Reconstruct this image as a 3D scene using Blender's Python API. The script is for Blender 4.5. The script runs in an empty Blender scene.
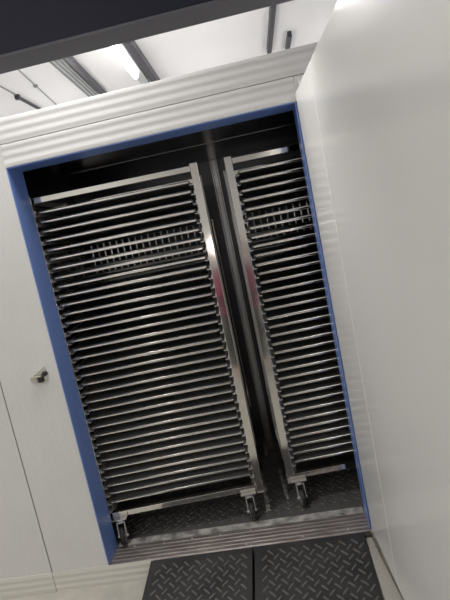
import bpy, bmesh, math, random
from mathutils import Vector, Matrix
random.seed(7)
C = bpy.context.scene.collection
ZO = 0.105            # the cold-room sill stands this far above the hall floor
sin, cos, PI = math.sin, math.cos, math.pi

# ------------------------------------------------------------------ materials
def mat(name, col, rough=.5, metal=0.0, spec=.5, coat=0.0):
    m = bpy.data.materials.new(name); m.use_nodes = True
    b = m.node_tree.nodes['Principled BSDF']
    b.inputs['Base Color'].default_value = (*col, 1)
    b.inputs['Roughness'].default_value = rough
    b.inputs['Metallic'].default_value = metal
    b.inputs['Specular IOR Level'].default_value = spec
    b.inputs['Coat Weight'].default_value = coat
    b.inputs['Coat Roughness'].default_value = .08
    return m
def nd(m, t, **kw):
    n = m.node_tree.nodes.new(t)
    for k, v in kw.items(): setattr(n, k, v)
    return n
def lk(m, a, b): m.node_tree.links.new(a, b)
def coords(m, scale=(1, 1, 1)):
    t = nd(m, 'ShaderNodeTexCoord'); mp = nd(m, 'ShaderNodeMapping')
    mp.inputs['Scale'].default_value = scale
    lk(m, t.outputs['Object'], mp.inputs['Vector']); return mp.outputs['Vector']
def bsdf(m): return m.node_tree.nodes['Principled BSDF']
def bump(m, height, strength, dist):
    b = nd(m, 'ShaderNodeBump'); b.inputs['Strength'].default_value = strength; b.inputs['Distance'].default_value = dist
    lk(m, height, b.inputs['Height']); lk(m, b.outputs['Normal'], bsdf(m).inputs['Normal'])
def noise(m, scale, vec, detail=4):
    n = nd(m, 'ShaderNodeTexNoise'); n.inputs['Scale'].default_value = scale; n.inputs['Detail'].default_value = detail
    lk(m, vec, n.inputs['Vector']); return n.outputs['Fac']
def ramp2(m, fac, p0, c0, p1, c1):
    r = nd(m, 'ShaderNodeValToRGB'); e = r.color_ramp.elements
    e[0].position = p0; e[0].color = (*c0, 1); e[1].position = p1; e[1].color = (*c1, 1)
    lk(m, fac, r.inputs['Fac']); return r.outputs['Color']
def maprange(m, fac, a, b, c, d):
    r = nd(m, 'ShaderNodeMapRange')
    for i, v in zip(('From Min', 'From Max', 'To Min', 'To Max'), (a, b, c, d)): r.inputs[i].default_value = v
    lk(m, fac, r.inputs['Value']); return r.outputs['Result']
def wave(m, vec, axis, scale):
    w = nd(m, 'ShaderNodeTexWave', wave_type='BANDS', bands_direction=axis, wave_profile='SIN')
    w.inputs['Scale'].default_value = scale; w.inputs['Distortion'].default_value = 0
    lk(m, vec, w.inputs['Vector']); return w.outputs['Fac']

WHITE = (.74, .735, .72)
# wave bands: period = 2*pi/(20*scale)
M_vert = mat('ribbed_panel_vertical', WHITE, .42)
v = coords(M_vert); bump(M_vert, wave(M_vert, v, 'X', 2*PI/(20*.016)), .4, .002)
lk(M_vert, ramp2(M_vert, noise(M_vert, 3, v), .3, (.70, .695, .68), .7, WHITE), bsdf(M_vert).inputs['Base Color'])
M_horz = mat('ribbed_panel_horizontal', WHITE, .42)
v = coords(M_horz); bump(M_horz, wave(M_horz, v, 'Z', 2*PI/(20*.036)), .38, .004)
M_base = mat('base_channel', (.70, .68, .62), .4)
v = coords(M_base); bump(M_base, wave(M_base, v, 'Z', 2*PI/(20*.034)), .4, .004)
M_trim = mat('white_trim', WHITE, .4)
M_seam = mat('dark_joint', (.06, .055, .05), .7)
M_film = mat('blue_protective_film', (.18, .29, .66), .22, spec=.6)
v = coords(M_film); bump(M_film, noise(M_film, 14, v), .08, .004)
M_door = mat('door_skin', (.77, .765, .745), .2, spec=.55)
M_steel = mat('polished_stainless', (.80, .78, .745), .09, 1)
v = coords(M_steel); bump(M_steel, noise(M_steel, 9, v, 1), .05, .004)
M_tray = mat('tray_stainless', (.80, .785, .75), .17, 1)
v = coords(M_tray); bump(M_tray, noise(M_tray, 7, v, 2), .035, .005)
# tray bottom: perforated sheet (small dark holes on a square grid)
M_perf = mat('perforated_tray_sheet', (.30, .295, .285), .36, .3)
v = coords(M_perf, (80, 80, 0)); vo = nd(M_perf, 'ShaderNodeTexVoronoi'); vo.inputs['Randomness'].default_value = 0
vo.inputs['Scale'].default_value = 1; lk(M_perf, v, vo.inputs['Vector'])
lk(M_perf, ramp2(M_perf, vo.outputs['Distance'], .20, (.02, .02, .02), .26, (.40, .385, .365)), bsdf(M_perf).inputs['Base Color'])
M_rim = mat('tray_rim_stainless', (.80, .785, .75), .33, 1)
M_zinc = mat('zinc_plated_steel', (.78, .775, .76), .3, .65)
M_rubber = mat('black_rubber', (.018, .018, .018), .5)
M_tread = mat('grey_wheel_hub', (.30, .30, .29), .4)
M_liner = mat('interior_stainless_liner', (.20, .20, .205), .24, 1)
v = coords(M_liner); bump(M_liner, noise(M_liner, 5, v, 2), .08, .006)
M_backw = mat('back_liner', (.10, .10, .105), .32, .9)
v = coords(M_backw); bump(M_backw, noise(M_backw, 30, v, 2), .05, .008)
M_strip = mat('grey_channel', (.50, .51, .51), .22, .95)
M_chk = mat('checker_plate_floor', (.22, .212, .20), .45, .6)
v = coords(M_chk)
lk(M_chk, maprange(M_chk, noise(M_chk, 22, v), .35, .7, .36, .58), bsdf(M_chk).inputs['Roughness'])
M_worn = mat('worn_aluminium', (.52, .50, .47), .55, .35)
v = coords(M_worn); n = noise(M_worn, 120, v, 6); bump(M_worn, n, .8, .004)
lk(M_worn, ramp2(M_worn, noise(M_worn, 18, v), .3, (.20, .19, .18), .62, (.68, .66, .62)), bsdf(M_worn).inputs['Base Color'])
M_sill = mat('threshold_metal', (.36, .33, .32), .4, .6)
v = coords(M_sill)
lk(M_sill, ramp2(M_sill, noise(M_sill, 14, coords(M_sill, (.5, 3, 1))), .35, (.24, .205, .19), .7, (.42, .38, .36)), bsdf(M_sill).inputs['Base Color'])
M_ramp = mat('black_tread_plate', (.022, .022, .024), .48, spec=.5)
v = coords(M_ramp)
lk(M_ramp, ramp2(M_ramp, noise(M_ramp, 6, v), .3, (.016, .016, .018), .8, (.045, .043, .042)), bsdf(M_ramp).inputs['Base Color'])
M_bars = mat('worn_highlit_tread_bars', (.13, .125, .115), .34, spec=.6)  # lighter colour holds worn metal plus the glossy highlights of the bars
M_rail = mat('brushed_aluminium', (.56, .53, .47), .4, .4)
M_conc = mat('hall_floor_concrete', (.46, .44, .39), .55)
v = coords(M_conc)
lk(M_conc, ramp2(M_conc, noise(M_conc, 9, v, 8), .3, (.40, .38, .33), .7, (.52, .50, .45)), bsdf(M_conc).inputs['Base Color'])
M_ceil = mat('hall_ceiling_white', (.84, .84, .85), .6)
M_wall = mat('hall_wall_paint', (.86, .85, .83), .6)
M_navy = mat('beam_navy_paint', (.016, .018, .036), .5, spec=.3)
M_flange = mat('beam_grey_flange', (.13, .13, .15), .5)
M_conduit = mat('grey_conduit', (.30, .31, .32), .5)
M_conlight = mat('pale_cable_tray', (.48, .50, .50), .5)
M_darkrail = mat('dark_rail', (.06, .06, .075), .45)
M_tube = mat('lamp_tube', (1, 1, 1), .4)
b = bsdf(M_tube); b.inputs['Emission Color'].default_value = (1, .97, .93, 1); b.inputs['Emission Strength'].default_value = 4.5
M_shirt = mat('burgundy_cloth', (.30, .055, .11), .8)
M_shirt2 = mat('pale_shirt', (.62, .60, .58), .8)
M_pants = mat('dark_trousers', (.035, .04, .04), .8)
M_skin = mat('skin', (.58, .38, .29), .5)
M_hair = mat('hair', (.03, .02, .015), .6)

# ------------------------------------------------------------------ mesh helpers
def box(bm, x0, x1, y0, y1, z0, z1):
    vs = [bm.verts.new((x, y, z)) for x in (x0, x1) for y in (y0, y1) for z in (z0, z1)]
    for f in ((0, 1, 3, 2), (4, 6, 7, 5), (0, 4, 5, 1), (2, 3, 7, 6), (0, 2, 6, 4), (1, 5, 7, 3)):
        bm.faces.new([vs[i] for i in f])
    return vs
def cyl(bm, p0, p1, r, n=16, r1=None):
    p0, p1 = Vector(p0), Vector(p1); d = (p1 - p0).normalized()
    u = d.orthogonal().normalized(); w = d.cross(u); r1 = r if r1 is None else r1
    A = [bm.verts.new(p0 + r*(cos(2*PI*i/n)*u + sin(2*PI*i/n)*w)) for i in range(n)]
    B = [bm.verts.new(p1 + r1*(cos(2*PI*i/n)*u + sin(2*PI*i/n)*w)) for i in range(n)]
    for i in range(n): bm.faces.new((A[i], A[(i+1) % n], B[(i+1) % n], B[i]))
    bm.faces.new(A[::-1]); bm.faces.new(B)
def prism(bm, pts, axis, a, b):
    """polygon pts extruded from a to b along axis (0=x: pts are (y,z); 1=y: pts are (x,z))"""
    mk = (lambda p, t: (t, p[0], p[1])) if axis == 0 else ((lambda p, t: (p[0], t, p[1])) if axis == 1 else (lambda p, t: (p[0], p[1], t)))
    A = [bm.verts.new(mk(p, a)) for p in pts]; B = [bm.verts.new(mk(p, b)) for p in pts]; n = len(pts)
    for i in range(n): bm.faces.new((A[i], A[(i+1) % n], B[(i+1) % n], B[i]))
    bm.faces.new(A[::-1]); bm.faces.new(B)
def obj(name, bm, m, parent=None, bev=0, smooth=False):
    bmesh.ops.recalc_face_normals(bm, faces=bm.faces[:])
    me = bpy.data.meshes.new(name); bm.to_mesh(me); bm.free()
    if smooth:
        for p in me.polygons: p.use_smooth = True
    me.materials.append(m)
    o = bpy.data.objects.new(name, me); C.objects.link(o)
    if parent: o.parent = parent
    if bev:
        md = o.modifiers.new('bevel', 'BEVEL'); md.width = bev; md.segments = 2; md.limit_method = 'ANGLE'
    return o
def B(name, m, *dims, parent=None, bev=0):
    bm = bmesh.new(); box(bm, *dims); return obj(name, bm, m, parent, bev)
def tag(o, label, cat, group=None, kind=None):
    o['label'] = label; o['category'] = cat
    if group: o['group'] = group
    if kind: o['kind'] = kind
    return o
def struct(o, label, cat): return tag(o, label, cat, None, 'structure')
def empty(name, loc=(0, 0, 0), rz=0):
    e = bpy.data.objects.new(name, None); C.objects.link(e); e.location = loc; e.rotation_euler = (0, 0, rz); e.empty_display_size = .1
    return e
def tread(bm, x0, x1, y0, y1, zf, g=.040, L=.043, w=.008, h=.0045):
    """raised bars of tread plate on the surface z = zf(y): a square grid turned by 45 degrees, bars alternating along and across"""
    q_ = math.sqrt(.5); n = int((x1-x0+y1-y0)/g) + 2
    for i in range(-n, n):
        for j in range(-n, n):
            cx = x0 + (i-j)*g*q_ + .012; cy = y0 + (i+j)*g*q_ + .012
            if not (x0+L*.36 < cx < x1-L*.36 and y0+L*.36 < cy < y1-L*.36): continue
            a = PI/4 if (i+j) % 2 else -PI/4
            d = Vector((cos(a), sin(a))); e = Vector((-d.y, d.x)); q = []; c2 = Vector((cx, cy))
            for (s, t) in ((-1, 0), (-.75, -1), (.75, -1), (1, 0), (.75, 1), (-.75, 1)):
                q.append(c2 + d*(s*L/2) + e*(t*w/2))
            lo = [bm.verts.new((p.x, p.y, zf(p.y) - .0005)) for p in q]
            hi = [bm.verts.new(((c2+(p-c2)*.78).x, (c2+(p-c2)*.78).y, zf(p.y) + h)) for p in q]
            for k in range(6): bm.faces.new((lo[k], lo[(k+1) % 6], hi[(k+1) % 6], hi[k]))
            bm.faces.new(hi)

W, H, D = 1.30, 1.98, .149       # doorway opening and jamb depth
# ------------------------------------------------------------------ hall (setting)
struct(B('floor', M_conc, -3.2, 3.4, -5.2, 5.2, -.155, -.105), 'pale worn concrete floor of the hall', 'floor')
struct(B('ceiling', M_ceil, -3.2, 3.4, -5.2, 5.2, 3.02, 3.07), 'bright white hall ceiling above the cold room', 'ceiling')
struct(B('wall_rear', M_wall, -3.2, 3.4, -5.25, -5.2, -.105, 3.1), 'plain light wall of the hall facing the cold room', 'wall')
struct(B('wall_far', M_wall, -3.2, 3.4, 5.2, 5.25, -.105, 3.1), 'plain light wall of the hall beyond the cold room', 'wall')

# overhead steel beam crossing above the door
bm = bmesh.new(); box(bm, -3.0, 3.2, -.60, -.585, 2.20, 2.60)
bt = obj('overhead_beam', bm, M_navy)
bm = bmesh.new(); box(bm, -3.0, 3.2, -.60, -.475, 2.19, 2.1995); o = obj('bottom_flange', bm, M_flange, bt, .001); o['label'] = 'grey underside flange'
struct(bt, 'dark navy steel beam crossing overhead in front of the white ceiling', 'beam')

# ------------------------------------------------------------------ cold-room front wall
def panel(name, m, x0, x1, z0, z1, label, y0=0, y1=.1, bev=.0015):
    return struct(B(name, m, x0, x1, y0, y1, z0, z1, bev=bev), label, 'wall panel')
panel('wall_front', M_vert, -.3005, -.0045, .004, 2.0815, 'narrow ribbed white wall panel between the dark joint and the blue door frame')
panel('wall_front.001', M_vert, -1.30, -.3055, .004, 2.0815, 'wide ribbed white wall panel on the outer side of the dark joint')
panel('wall_front.002', M_vert, 1.314, 2.05, .004, 2.0815, 'white wall panel behind the open door')
panel('wall_front.003', M_horz, -.004, 1.3125, H+.002, 2.0815, 'ribbed white header panel directly above the doorway')
panel('wall_front.004', M_horz, -1.30, 2.05, 2.0845, 2.192, 'ribbed white fascia panel along the top edge of the cold room')
struct(B('trim_1', M_seam, -.3045, -.3015, .004, .09, -.1, 2.0815), 'dark vertical joint between the two wall panels', 'joint')
bm = bmesh.new(); box(bm, -.3015, 0, -.004, .1, -.105, .003); box(bm, 0, .23, -.004, -.0025, -.105, .001)
struct(obj('trim_2', bm, M_base), 'ribbed beige base channel under the narrow wall panel', 'base channel')
struct(B('trim_3', M_base, -1.3, -.3045, -.004, .1, -.105, .003, bev=.002), 'ribbed beige base channel under the wide wall panel', 'base channel')
struct(B('trim_4', M_base, 1.3, 2.05, -.0, .1, -.105, .003), 'base channel behind the open door', 'base channel')
struct(B('roof', M_trim, -1.3, 2.05, .1, 1.5, 2.10, 2.19), 'flat roof of the cold room', 'roof')

# blue-filmed door jambs and head
struct(B('trim_5', M_film, -.004, .0, .0, D, .0, H), 'doorway jamb covered in blue protective film beside the latch', 'door jamb')
struct(B('trim_6', M_film, W, W+.004, .0, D, .0, H), 'doorway jamb covered in blue protective film at the hinge side of the open door', 'door jamb')
struct(B('trim_7', M_film, 0, W, .002, D, H-.003, H+.001), 'underside of the doorway head covered in blue protective film', 'door head')
# interior box
XL, XR, YB = -.17, 1.95, 1.22
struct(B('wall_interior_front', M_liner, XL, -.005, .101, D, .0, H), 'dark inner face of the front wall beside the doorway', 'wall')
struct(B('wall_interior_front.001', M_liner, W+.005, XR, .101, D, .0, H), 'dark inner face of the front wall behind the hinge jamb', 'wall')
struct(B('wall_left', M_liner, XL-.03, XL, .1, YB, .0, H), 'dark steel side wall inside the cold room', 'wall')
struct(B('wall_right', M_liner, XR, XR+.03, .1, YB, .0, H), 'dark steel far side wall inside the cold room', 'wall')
wb = struct(B('wall_back', M_backw, XL, XR, YB, YB+.03, .0, H), 'dark steel back wall with added upright ribs inside the cold room', 'wall')
bm = bmesh.new(); xx = XL + .03
while xx < XR - .03:
    if not .77 < xx < .86:
        prism(bm, [(xx + .010*cos(PI*k/8), YB + .0005 - .009*sin(PI*k/8)) for k in range(9)], 2, .25, 1.60)
    xx += .046
glint_ribs = obj('glint_ribs', bm, M_steel, wb, smooth=False)  # upright bars added only to throw a row of eye-level glints
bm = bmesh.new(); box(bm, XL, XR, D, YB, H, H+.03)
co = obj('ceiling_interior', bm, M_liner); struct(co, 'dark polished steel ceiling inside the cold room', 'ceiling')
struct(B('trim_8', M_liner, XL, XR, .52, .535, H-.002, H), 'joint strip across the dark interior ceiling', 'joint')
# vertical grey channel on the back wall
bm = bmesh.new(); box(bm, .795, .845, YB-.045, YB, .0, H-.001); box(bm, .803, .808, YB-.05, YB-.045, 0, H-.001); box(bm, .832, .837, YB-.05, YB-.045, 0, H-.001)
ch = obj('wall_channel', bm, M_strip, bev=.002); tag(ch, 'tall grey metal channel on the back wall seen between the two racks', 'channel')
# interior floor with checker plate
bm = bmesh.new(); box(bm, XL, XR, .2, YB, -.05, 0); tread(bm, XL+.01, XR-.01, .21, YB-.01, lambda y: 0, g=.044, L=.046, w=.009, h=.003)
fl = obj('floor_interior', bm, M_chk); struct(fl, 'dark checker plate floor inside the cold room', 'floor')
def weld(pts, w, label):
    bm = bmesh.new(); A = []
    n = 40
    for i in range(n+1):
        t = i/n; x = pts[0][0] + (pts[1][0]-pts[0][0])*t; y = pts[0][1] + (pts[1][1]-pts[0][1])*t
        ww = w*(.6+.6*random.random()); h = .004+.004*random.random()
        A.append([bm.verts.new(q) for q in ((x-ww, y, -.001), (x-ww*.4, y, h), (x+ww*.4, y, h), (x+ww, y, -.001))])
    for i in range(n):
        for k in range(3): bm.faces.new((A[i][k], A[i][k+1], A[i+1][k+1], A[i+1][k]))
    o = obj('weld_bead', bm, M_worn, fl); o['label'] = label
weld(((.79, 1.15), (.805, .92)), .016, 'bright crinkled floor seam below the channel')
weld(((.768, .70), (.815, .27)), .016, 'bright crinkled floor seam beside the wide rack')
weld(((.885, .72), (.925, .36)), .013, 'dull crinkled floor seam beside the clipped rack')

# threshold: ribbed sill, worn lip, screws
bm = bmesh.new(); prof = [(-.002, -.06), (-.002, -.003)]
nr = 5
for i in range(nr):
    y0 = .002 + i*(D-.004)/nr; p = (D-.004)/nr
    prof += [(y0+.1*p, .0), (y0+.55*p, .0), (y0+.68*p, -.0022), (y0+.92*p, -.0022)]
prof += [(D, -.002), (D, -.06)]
prism(bm, prof, 0, 0.0, W)
sill = obj('threshold', bm, M_sill); tag(sill, 'ribbed dark metal threshold across the bottom of the doorway', 'threshold')
bm = bmesh.new(); box(bm, .002, W-.002, D, .202, -.05, -.0003); lip = obj('worn_lip', bm, M_worn, sill); lip['label'] = 'worn pale metal strip at the inner edge'
for (x, y) in ((.10, .13), (.26, .125), (.41, .13), (.56, .128), (.70, .02), (.72, .128), (.98, .02), (1.20, .03)):
    bm = bmesh.new(); cyl(bm, (x, y, -.002), (x, y, .003), .0055, 10, .004); obj('screw', bm, M_zinc, sill)

# ------------------------------------------------------------------ latch strike on the narrow panel
lt = empty('latch_strike', (-.085, 0, 1.02)); tag(lt, 'small chrome latch bracket standing out from the ribbed panel', 'latch')
bm = bmesh.new(); prism(bm, [(-.049, .001), (.021, .042), (.033, .006), (.022, -.035), (-.054, -.028)], 1, -.005, .001); obj('plate', bm, M_steel, lt, .001)
bm = bmesh.new(); box(bm, -.053, -.022, -.020, -.0055, -.027, -.001); box(bm, -.053, .004, -.024, -.0205, -.003, .004); obj('hook', bm, M_rail, lt, .0015)
bm = bmesh.new(); box(bm, -.019, .002, -.016, -.0055, -.031, -.004); o = obj('catch', bm, M_rubber, lt, .001); o['label'] = 'black catch block'
bm = bmesh.new(); cyl(bm, (.015, -.004, .006), (.015, -.014, .006), .0115, 16); o = obj('bolt', bm, M_rubber, lt); o['label'] = 'black round bolt'
# little knock marks: screw head on the panel
bm = bmesh.new(); cyl(bm, (-.10, -.003, .79), (-.10, .001, .79), .005, 10); tag(obj('panel_screw', bm, M_zinc), 'single small screw head in the narrow ribbed panel below the latch', 'screw')

# ------------------------------------------------------------------ open door (inner face towards the doorway)
dr = empty('door_1', (1.306, 0, 0), 0); DA = math.radians(3.4)
struct(dr, 'large glossy white cold room door swung wide open', 'door')
dr.rotation_euler = (0, 0, DA)
DL = 1.66                       # local -y runs from the hinge to the free edge; inner face at x=0
bm = bmesh.new(); box(bm, 0, .1, -.396, -.004, .012, 2.012); obj('hinge_stile', bm, M_door, dr, .004)
bm = bmesh.new(); box(bm, 0, .1, -DL, -.399, .012, 2.012); obj('door_panel', bm, M_door, dr, .004)
bm = bmesh.new(); box(bm, .003, .096, -.3995, -.3955, .014, 2.01); obj('joint', bm, M_trim, dr)
bm = bmesh.new(); cyl(bm, (.006, -.16, 2.012), (.006, -.185, 2.02), .010, 12); cyl(bm, (.012, -.185, 2.018), (.012, -DL+.02, 2.018), .005, 8); obj('top_gasket', bm, M_trim, dr)
for z in (.35, 1.6):
    bm = bmesh.new(); box(bm, .1, .125, -.10, -.02, z, z+.16); cyl(bm, (.115, -.004, z), (.115, -.004, z+.16), .012, 12); obj('hinge', bm, M_zinc, dr)

# ------------------------------------------------------------------ ramps
def rz(y): return -.004 + y*.158     # y negative outward
def ramp(x0, x1, label):
    bm = bmesh.new(); yo = -.64
    prism(bm, [(-.004, rz(-.004)), (yo, rz(yo)), (yo, -.105), (yo+.03, -.105), (-.02, -.105), (-.004, -.105)], 0, x0, x1)
    o = obj('ramp', bm, M_ramp, None, .003)
    b2 = bmesh.new(); tread(b2, x0+.008, x1-.008, yo+.01, -.012, rz); obj('tread_bars', b2, M_bars, o)
    tag(o, label, 'ramp', 'tread plate ramps at the doorway')
ramp(.218, .729, 'black tread plate ramp beside the beige base channel')
ramp(.741, 1.268, 'black tread plate ramp beside the metal strip under the open door')
# rail beside the ramp under the door
bm = bmesh.new()
prism(bm, [(1.2705, -.088), (1.305, -.088), (1.345, -.50), (1.345, -.90), (1.2705, -.90)], 2, -.105, -.026)
prism(bm, [(1.2705, -.02), (1.299, -.02), (1.304, -.0865), (1.2705, -.0865)], 2, -.105, -.023)
rl = obj('edge_rail', bm, M_rail, None, .002); tag(rl, 'pale metal rail on the floor between the black ramp and the open door', 'rail')
bm = bmesh.new(); box(bm, 1.272, 1.302, -.018, -.006, -.05, -.008); o = obj('gap_block', bm, M_seam, rl, .002); o['label'] = 'dark block for the gap at the wall end'  # dark block drawn where there is only a gap

# ------------------------------------------------------------------ racks
NT, SP, ZT = 34, .04676, 1.779       # trays per rack, spacing, height of the topmost tray edge
RW, RD, PS = .865, .62, .038
ORD = ['topmost', 'second', 'third', 'fourth', 'fifth', 'sixth', 'seventh', 'eighth', 'ninth', 'tenth', 'eleventh', 'twelfth', 'thirteenth', 'fourteenth', 'fifteenth',
       'sixteenth', 'seventeenth', 'eighteenth', 'nineteenth', 'twentieth', 'twenty-first', 'twenty-second', 'twenty-third', 'twenty-fourth', 'twenty-fifth', 'twenty-sixth',
       'twenty-seventh', 'twenty-eighth', 'twenty-ninth', 'thirtieth', 'thirty-first', 'thirty-second', 'thirty-third', 'lowest']
# local frame of a rack: x from 0 to RW along its front, y depth, z from the interior floor
def make_rack(name, loc, rz_, label, cx):
    r = empty(name, loc, rz_); tag(r, label, 'rack', 'tray racks in the cold room')
    for x in (0, RW-PS):
        for y in (0, RD-PS):
            bm = bmesh.new(); box(bm, x, x+PS, y, y+PS, .128, 1.862); obj('post', bm, M_steel if y == 0 else M_zinc, r, .002)  # rear posts switched to zinc: their reflected light is put into the finish
    for (y0, y1) in ((.002, .03), (RD-.03, RD-.002)):
        bm = bmesh.new(); box(bm, PS+.0005, RW-PS-.0005, y0, y1, 1.824, 1.851); obj('top_bar', bm, M_steel, r, .0015)
        bm = bmesh.new(); box(bm, PS+.0005, RW-PS-.0005, y0, y1, .148, .176); obj('bottom_bar', bm, M_steel, r, .0015)
    for x in (.004, RW-.032):
        bm = bmesh.new(); box(bm, x, x+.028, PS+.0005, RD-PS-.0005, 1.824, 1.851); obj('top_side_bar', bm, M_steel, r)
        bm = bmesh.new(); box(bm, x, x+.028, PS+.0005, RD-PS-.0005, .148, .176); obj('bottom_side_bar', bm, M_steel, r)
    # slide rails: 35 pairs of small angles running front to back inside the posts
    me = None
    for s in (0, 1):
        for k in range(NT+1):
            z = ZT - k*SP - .0125
            if k == 0:
                bm = bmesh.new()
                if s == 0:
                    box(bm, PS, PS+.004, .004, RD-.004, -.006, .012); box(bm, PS+.004, PS+.020, .004, RD-.004, -.006, -.003)
                else:
                    box(bm, RW-PS-.004, RW-PS, .004, RD-.004, -.006, .012); box(bm, RW-PS-.020, RW-PS-.004, .004, RD-.004, -.006, -.003)
                o = obj('slide_rail', bm, M_zinc, r); me = o.data
            else:
                o = bpy.data.objects.new('slide_rail', me); C.objects.link(o); o.parent = r
            o.location.z = z
    # casters
    for (x, y) in ((cx, -.006), (RW-cx, -.006), (cx, RD-.04), (RW-cx, RD-.04)):
        bm = bmesh.new(); box(bm, -.040, .040, -.026, .03, .1435, .1478); box(bm, -.046, .046, .0050, .0078, .1485, .1755)
        ca = obj('caster', bm, M_steel, r, .001); ca.location = (x, y, 0)
        bm = bmesh.new(); cyl(bm, (0, 0, .126), (0, 0, .1435), .019, 18)
        for s in (-1, 1):
            prism(bm, [(-.017, .126), (.013, .126), (.006, .06), (-.002, .042), (-.020, .042), (-.028, .055)], 0, s*.0195-.0015, s*.0195+.0015)
        box(bm, -.021, .021, -.016, .016, .122, .127)
        fk = obj('fork', bm, M_zinc, ca); fk.rotation_euler.z = .12
        bm = bmesh.new()
        pr = [(-.012, .040), (-.012, .046), (-.006, .0495), (.006, .0495), (.012, .046), (.012, .040)]; n = 28
        rings = []
        for i in range(n):
            a = 2*PI*i/n; rings.append([bm.verts.new((p[0], -.012+p[1]*cos(a), .0498+p[1]*sin(a))) for p in pr])
        for i in range(n):
            for k in range(5): bm.faces.new((rings[i][k], rings[i][k+1], rings[(i+1) % n][k+1], rings[(i+1) % n][k]))
        wh = obj('tyre', bm, M_rubber, ca, smooth=True); wh.rotation_euler.z = .12
        bm = bmesh.new(); cyl(bm, (-.0115, -.012, .0498), (.0115, -.012, .0498), .0405, 28); wh = obj('wheel_hub', bm, M_tread, ca); wh.rotation_euler.z = .12
        bm = bmesh.new(); cyl(bm, (-.027, -.012, .0498), (.027, -.012, .0498), .0065, 8); wh = obj('axle_bolt', bm, M_zinc, ca); wh.rotation_euler.z = .12
    return r
AL = math.radians(5.3); AR = math.radians(5.0)
rack_a = make_rack('tray_rack', (.815-RW*cos(AL), .25-RW*sin(AL), 0), AL, 'wide-open polished steel tray rack on casters beside the blue latch jamb', .085)
rack_b = make_rack('tray_rack', (.944, .296, 0), AR, 'polished steel tray rack on casters partly hidden behind the open door jamb', .058)

# tray: shallow pan with an upright front and a rolled rim, origin at the front middle, rim centre at z=0
TW, TD, TH = .755, .592, .0165
def tray_mesh(bm):
    w, d = TW/2, TD
    def ring(ins, z):
        c = .006
        return [bm.verts.new(p) for p in ((-w+ins+c, ins, z), (w-ins-c, ins, z), (w-ins, ins+c, z), (w-ins, d-ins-c, z), (w-ins-c, d-ins, z), (-w+ins+c, d-ins, z), (-w+ins, d-ins-c, z), (-w+ins, ins+c, z))]
    R_ = [ring(.003, -.0075), ring(0, -.0045), ring(0, .0022), ring(.004, .0028), ring(.004, -.0055)]
    for a, b in zip(R_, R_[1:]):
        for i in range(8): bm.faces.new((a[i], a[(i+1) % 8], b[(i+1) % 8], b[i]))
    return R_
bm = bmesh.new(); tray_mesh(bm); tray0 = obj('tray', bm, M_tray)
bm = bmesh.new()                                    # rolled rim: a bead around the top edge
w, d, rr = TW/2, TD, .0036
path = [(-w+.002, .0022), (w-.002, .0022), (w-.002, d-.0022), (-w+.002, d-.0022)]
rows = []
for i, (x, y) in enumerate(path):
    sx = -1 if x < 0 else 1; sy = -1 if i < 2 else 1
    rows.append([bm.verts.new((x+sx*rr*cos(a)*.9, y+sy*rr*cos(a), .0042+rr*sin(a))) for a in [2*PI*k/10 for k in range(10)]])
for i in range(4):
    for k in range(10): bm.faces.new((rows[i][k], rows[i][(k+1) % 10], rows[(i+1) % 4][(k+1) % 10], rows[(i+1) % 4][k]))
rim0 = obj('rim', bm, M_rim, tray0, smooth=True)
bm = bmesh.new(); box(bm, -w+.0045, w-.0045, .0045, d-.0045, -.007, -.0056); sheet0 = obj('mesh_sheet', bm, M_perf, tray0)
first = True
for rack, side in ((rack_a, 'latch'), (rack_b, 'door')):
    where = 'in the wide-open rack beside the blue latch jamb' if side == 'latch' else 'in the rack partly hidden by the open door'
    Mx = Matrix.Translation(rack.location) @ Matrix.Rotation(rack.rotation_euler.z, 4, 'Z')
    for k in range(NT):
        if first: t = tray0; first = False
        else:
            t = tray0.copy(); C.objects.link(t)
            for p in (rim0, sheet0):
                c = p.copy(); C.objects.link(c); c.parent = t
        loc = Mx @ Vector((RW/2 + random.uniform(-.004, .004), .006 + random.uniform(-.004, .005), ZT - k*SP))
        t.location = loc; t.rotation_euler = (random.uniform(-.004, .004), random.uniform(-.0018, .0018), rack.rotation_euler.z + random.uniform(-.004, .004))
        pos = ORD[k] + (' from the top' if 0 < k < NT-1 else '')
        tag(t, f'shallow stainless tray, {pos}, {where}', 'tray', 'trays ' + where)

# ------------------------------------------------------------------ things under the hall ceiling
def run(name, m, x0, y0, x1, y1, wd, ht, zt=3.019, parent=None):
    bm = bmesh.new(); vs = box(bm, -wd/2, wd/2, 0, math.hypot(x1-x0, y1-y0), zt-ht, zt)
    o = obj(name, bm, m, parent, .002); o.location = (x0, y0, 0); o.rotation_euler.z = -math.atan2(x1-x0, y1-y0); return o
lm = empty('ceiling_light', (0, 0, 0)); tag(lm, 'lit white tube light fitting under the hall ceiling', 'ceiling light')
run('housing', M_conlight, .285, 1.30, .235, 2.60, .075, .05, 3.019, lm)
bm = bmesh.new(); cyl(bm, (0, -.5, 2.95), (0, .80, 2.95), .027, 16); tb = obj('tube', bm, M_tube, lm, smooth=True); tb.location = (.262, 1.48, 0); tb.rotation_euler.z = .045
tag(run('light_rail', M_darkrail, .365, .9, .315, 3.4, .065, .07), 'dark support rail running right beside the lit tube light', 'rail')
tag(run('support_channel', M_conduit, .245, 2.63, .225, 3.4, .03, .05), 'short grey channel continuing past the end of the tube light', 'channel')
tr = run('cable_tray', M_conlight, -.18, .9, -.33, 3.4, .10, .03); tag(tr, 'pale grey cable tray carrying lines beside a dark rail under the ceiling', 'cable tray')
for dx in (-.035, 0, .032):
    bm = bmesh.new(); cyl(bm, (dx, 0, 2.985), (dx, 2.5, 2.985), .008, 8); obj('cable', bm, M_conduit, tr)
tag(run('dark_ceiling_rail', M_darkrail, -.075, .9, -.235, 3.4, .035, .05), 'thin dark rail beside the pale cable tray under the ceiling', 'rail')
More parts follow.
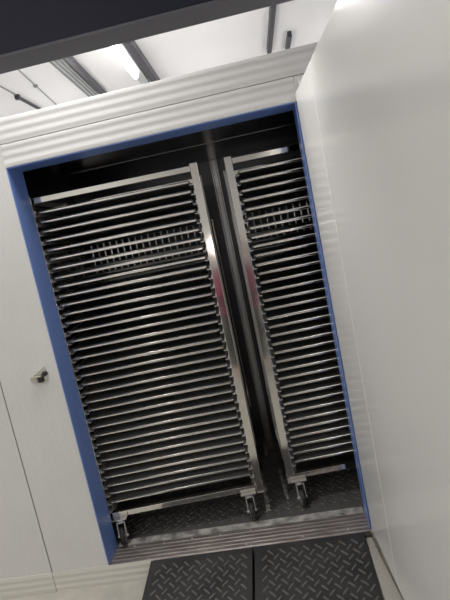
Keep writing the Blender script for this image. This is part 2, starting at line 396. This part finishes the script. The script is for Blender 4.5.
pc = run('conduit', M_conduit, -.43, .9, -.78, 3.4, .009, .009); tag(pc, 'thin grey conduit with a small clip crossing the white ceiling', 'conduit')
bm = bmesh.new(); box(bm, -.016, .016, 1.22, 1.25, 3.0, 3.019); obj('clip', bm, M_conduit, pc)
pc = run('sprinkler_pipe', M_conduit, -.79, .9, -.87, 3.4, .011, .011); tag(pc, 'dark pipe with a thicker sleeve nearest the corner of the ceiling', 'pipe')
bm = bmesh.new(); cyl(bm, (0, 1.36, 3.0), (0, 1.9, 3.0), .014, 12); o = obj('sleeve', bm, M_darkrail, pc); o['label'] = 'thick dark sleeve'
bm = bmesh.new(); box(bm, -.02, .02, 1.33, 1.37, 2.98, 3.019); obj('coupling', bm, M_darkrail, pc)
lr = run('long_ceiling_strip', M_darkrail, 1.44, .9, 1.402, 2.62, .040, .045); tag(lr, 'long thin dark strip hanging under the ceiling above the doorway', 'strip')
run('end_piece', M_darkrail, 0, 1.745, 0, 1.80, .032, .045, 3.019, lr)
tag(run('short_ceiling_strip', M_darkrail, 1.575, 2.32, 1.572, 2.74, .034, .045), 'short dark strip under the ceiling close to the open door', 'strip')

# ------------------------------------------------------------------ the photographer, seen only in the polished posts
def skinned(name, m, chain, parent, sub=2):
    """chain: list of (point, radius, index of the vertex it grows from)"""
    me = bpy.data.meshes.new(name)
    me.from_pydata([c[0] for c in chain], [(c[2], i) for i, c in enumerate(chain) if c[2] is not None], [])
    o = bpy.data.objects.new(name, me); C.objects.link(o); me.materials.append(m)
    sk = o.modifiers.new('skin', 'SKIN'); sk.use_smooth_shade = True
    for i, c in enumerate(chain):
        rr = c[1] if isinstance(c[1], tuple) else (c[1], c[1]); me.skin_vertices[0].data[i].radius = rr
    me.skin_vertices[0].data[0].use_root = True
    sd = o.modifiers.new('smooth', 'SUBSURF'); sd.levels = sub; sd.render_levels = sub
    if parent: o.parent = parent
    return o
GZ = -.105
pe = empty('person', (1.15, -2.66, GZ)); tag(pe, 'person in pale shirt, burgundy apron and dark trousers holding a phone, mirrored in rack posts', 'person')
body = [((0, 0, .96), (.15, .105), None), ((0, 0, 1.12), (.145, .10), 0), ((0, 0, 1.30), (.165, .11), 1), ((0, 0, 1.42), (.12, .085), 2), ((0, .01, 1.50), .055, 3), ((0, .03, 1.60), (.07, .085), 4), ((0, .03, 1.70), (.07, .085), 5),
        ((.19, 0, 1.40), .06, 3), ((.25, .03, 1.14), .045, 7), ((.10, .26, 1.40), .033, 8), ((-.19, 0, 1.40), .06, 3), ((-.25, .03, 1.14), .045, 10), ((-.16, .27, 1.42), .033, 11),
        ((.10, 0, .86), .088, 0), ((.11, .01, .48), .06, 13), ((.11, -.02, .09), .042, 14), ((.12, .13, .04), .035, 15), ((-.10, 0, .86), .088, 0), ((-.11, .01, .48), .06, 17), ((-.11, -.02, .09), .042, 18), ((-.12, .13, .04), .035, 19)]
skinned('body', M_skin, body, pe)
top = [((0, 0, .95), (.175, .125), None), ((0, 0, 1.12), (.17, .12), 0), ((0, 0, 1.30), (.19, .13), 1), ((0, 0, 1.43), (.13, .095), 2),
       ((.20, 0, 1.40), .075, 3), ((.26, .03, 1.14), .058, 4), ((.12, .225, 1.36), .045, 5), ((-.20, 0, 1.40), .075, 3), ((-.26, .03, 1.14), .058, 7), ((-.17, .235, 1.38), .045, 8)]
skinned('shirt', M_shirt2, top, pe)
skinned('apron', M_shirt, [((0, .02, .62), (.28, .15), None), ((0, .02, .95), (.275, .14), 0), ((0, .02, 1.12), (.265, .135), 1), ((0, .02, 1.25), (.235, .13), 2)], pe)
tro = [((0, 0, .92), (.18, .12), None), ((.12, 0, .84), .11, 0), ((.135, .01, .48), .10, 1), ((.13, -.02, .10), .08, 2), ((-.12, 0, .84), .11, 0), ((-.135, .01, .48), .10, 4), ((-.13, -.02, .10), .08, 5)]
skinned('trousers', M_pants, tro, pe)
skinned('hair', M_hair, [((0, -.03, 1.62), (.08, .07), None), ((0, -.015, 1.735), (.082, .095), 0)], pe)
for s_, (hx, hy, hz) in ((1, (.10, .26, 1.40)), (-1, (-.16, .27, 1.42))):
    hand = [((hx, hy, hz), (.03, .018), None), ((hx-.01*s_, hy+.02, hz+.06), (.036, .014), 0)]
    skinned('palm', M_skin, hand, pe, 1)
    for f in range(4):
        fx = hx-.01*s_ + (f-1.5)*.019
        skinned('finger', M_skin, [((fx, hy+.02, hz+.07), .009, None), ((fx-.008*s_, hy+.045, hz+.105+.006*(f in (1, 2))), .0085, 0), ((fx-.03*s_, hy+.055, hz+.125+.006*(f in (1, 2))), .0075, 1)], pe, 1)
    skinned('thumb', M_skin, [((hx-.03*s_, hy+.02, hz+.03), .011, None), ((hx-.055*s_, hy+.03, hz+.06), .0095, 0), ((hx-.06*s_, hy+.04, hz+.09), .008, 1)], pe, 1)
ph = empty('phone', (1.12, -2.318, 1.40)); tag(ph, 'dark phone held up in both hands by the person in burgundy apron', 'phone')
bm = bmesh.new(); box(bm, -.082, .082, -.008, 0, -.038, .040); obj('phone_body', bm, M_rubber, ph, .003)
bm = bmesh.new(); cyl(bm, (-.06, 0, .02), (-.06, .002, .02), .009, 16); obj('lens_ring', bm, M_zinc, ph)

# ------------------------------------------------------------------ lights
def area(name, loc, sx, sy, power, col=(1, .975, .95)):
    l = bpy.data.lights.new(name, 'AREA'); l.shape = 'RECTANGLE'; l.size = sx; l.size_y = sy; l.energy = power; l.color = col
    o = bpy.data.objects.new(name, l); C.objects.link(o); o.location = loc; return o
def omni(name, loc, power, size=.12, col=(1, .975, .96)):
    l = bpy.data.lights.new(name, 'POINT'); l.energy = power; l.shadow_soft_size = size; l.color = col
    o = bpy.data.objects.new(name, l); C.objects.link(o); o.location = loc; return o
area('tube_lamp_front', (.28, -.15, 2.95), .07, 1.0, 26)
area('tube_lamp_front_side', (-1.5, -.15, 2.95), .07, 1.0, 22)
area('tube_lamp_over', (.53, 1.0, 2.95), .08, 1.3, 22)
area('tube_lamp_rear', (-.4, -3.6, 3.0), .07, 1.3, 26)
area('tube_lamp_rear_side', (-2.0, -2.6, 3.0), .07, 1.3, 18)
for x in (-1.7, -.5, .8, 2.1): omni('ceiling_fill', (x, 2.6, 2.30), 10.5, .2)  # unseen fill points added above the roof to brighten the ceiling
omni('phone_torch', (1.04, -2.29, 1.38), 1.8, .012)

wd = bpy.data.worlds.new('hall_ambient'); bpy.context.scene.world = wd; wd.use_nodes = True  # even ambient fill standing in for the unbuilt sides of the hall
bg = wd.node_tree.nodes['Background']; bg.inputs['Color'].default_value = (1, .985, .98, 1); bg.inputs['Strength'].default_value = .28

# ------------------------------------------------------------------ camera
cam = bpy.data.cameras.new('camera'); cam.sensor_fit = 'HORIZONTAL'; cam.sensor_width = 36; cam.lens = 505*36/450; cam.clip_start = .02
cob = bpy.data.objects.new('camera', cam); C.objects.link(cob)
a, b_, c_ = 0.10916134056777173, -0.1387087512487814, 0.20312066295159326
Rm = Matrix.Rotation(a, 3, 'Z') @ Matrix.Rotation(b_, 3, 'X') @ Matrix.Rotation(c_, 3, 'Y')
r0, r1, r2 = Rm.col[0], Rm.col[1], Rm.col[2]
M4 = Matrix(((r0[0], r2[0], -r1[0], 1.08806), (r0[1], r2[1], -r1[1], -2.23963), (r0[2], r2[2], -r1[2], 1.52525), (0, 0, 0, 1)))
cob.matrix_world = M4
bpy.context.scene.camera = cob

for o in list(C.objects):
    if o.parent is None:
        o.location.z += ZO
vs = bpy.context.scene.view_settings
vs.view_transform = 'Standard'; vs.look = 'None'; vs.gamma = 1; vs.use_curve_mapping = False; vs.exposure = 0.2
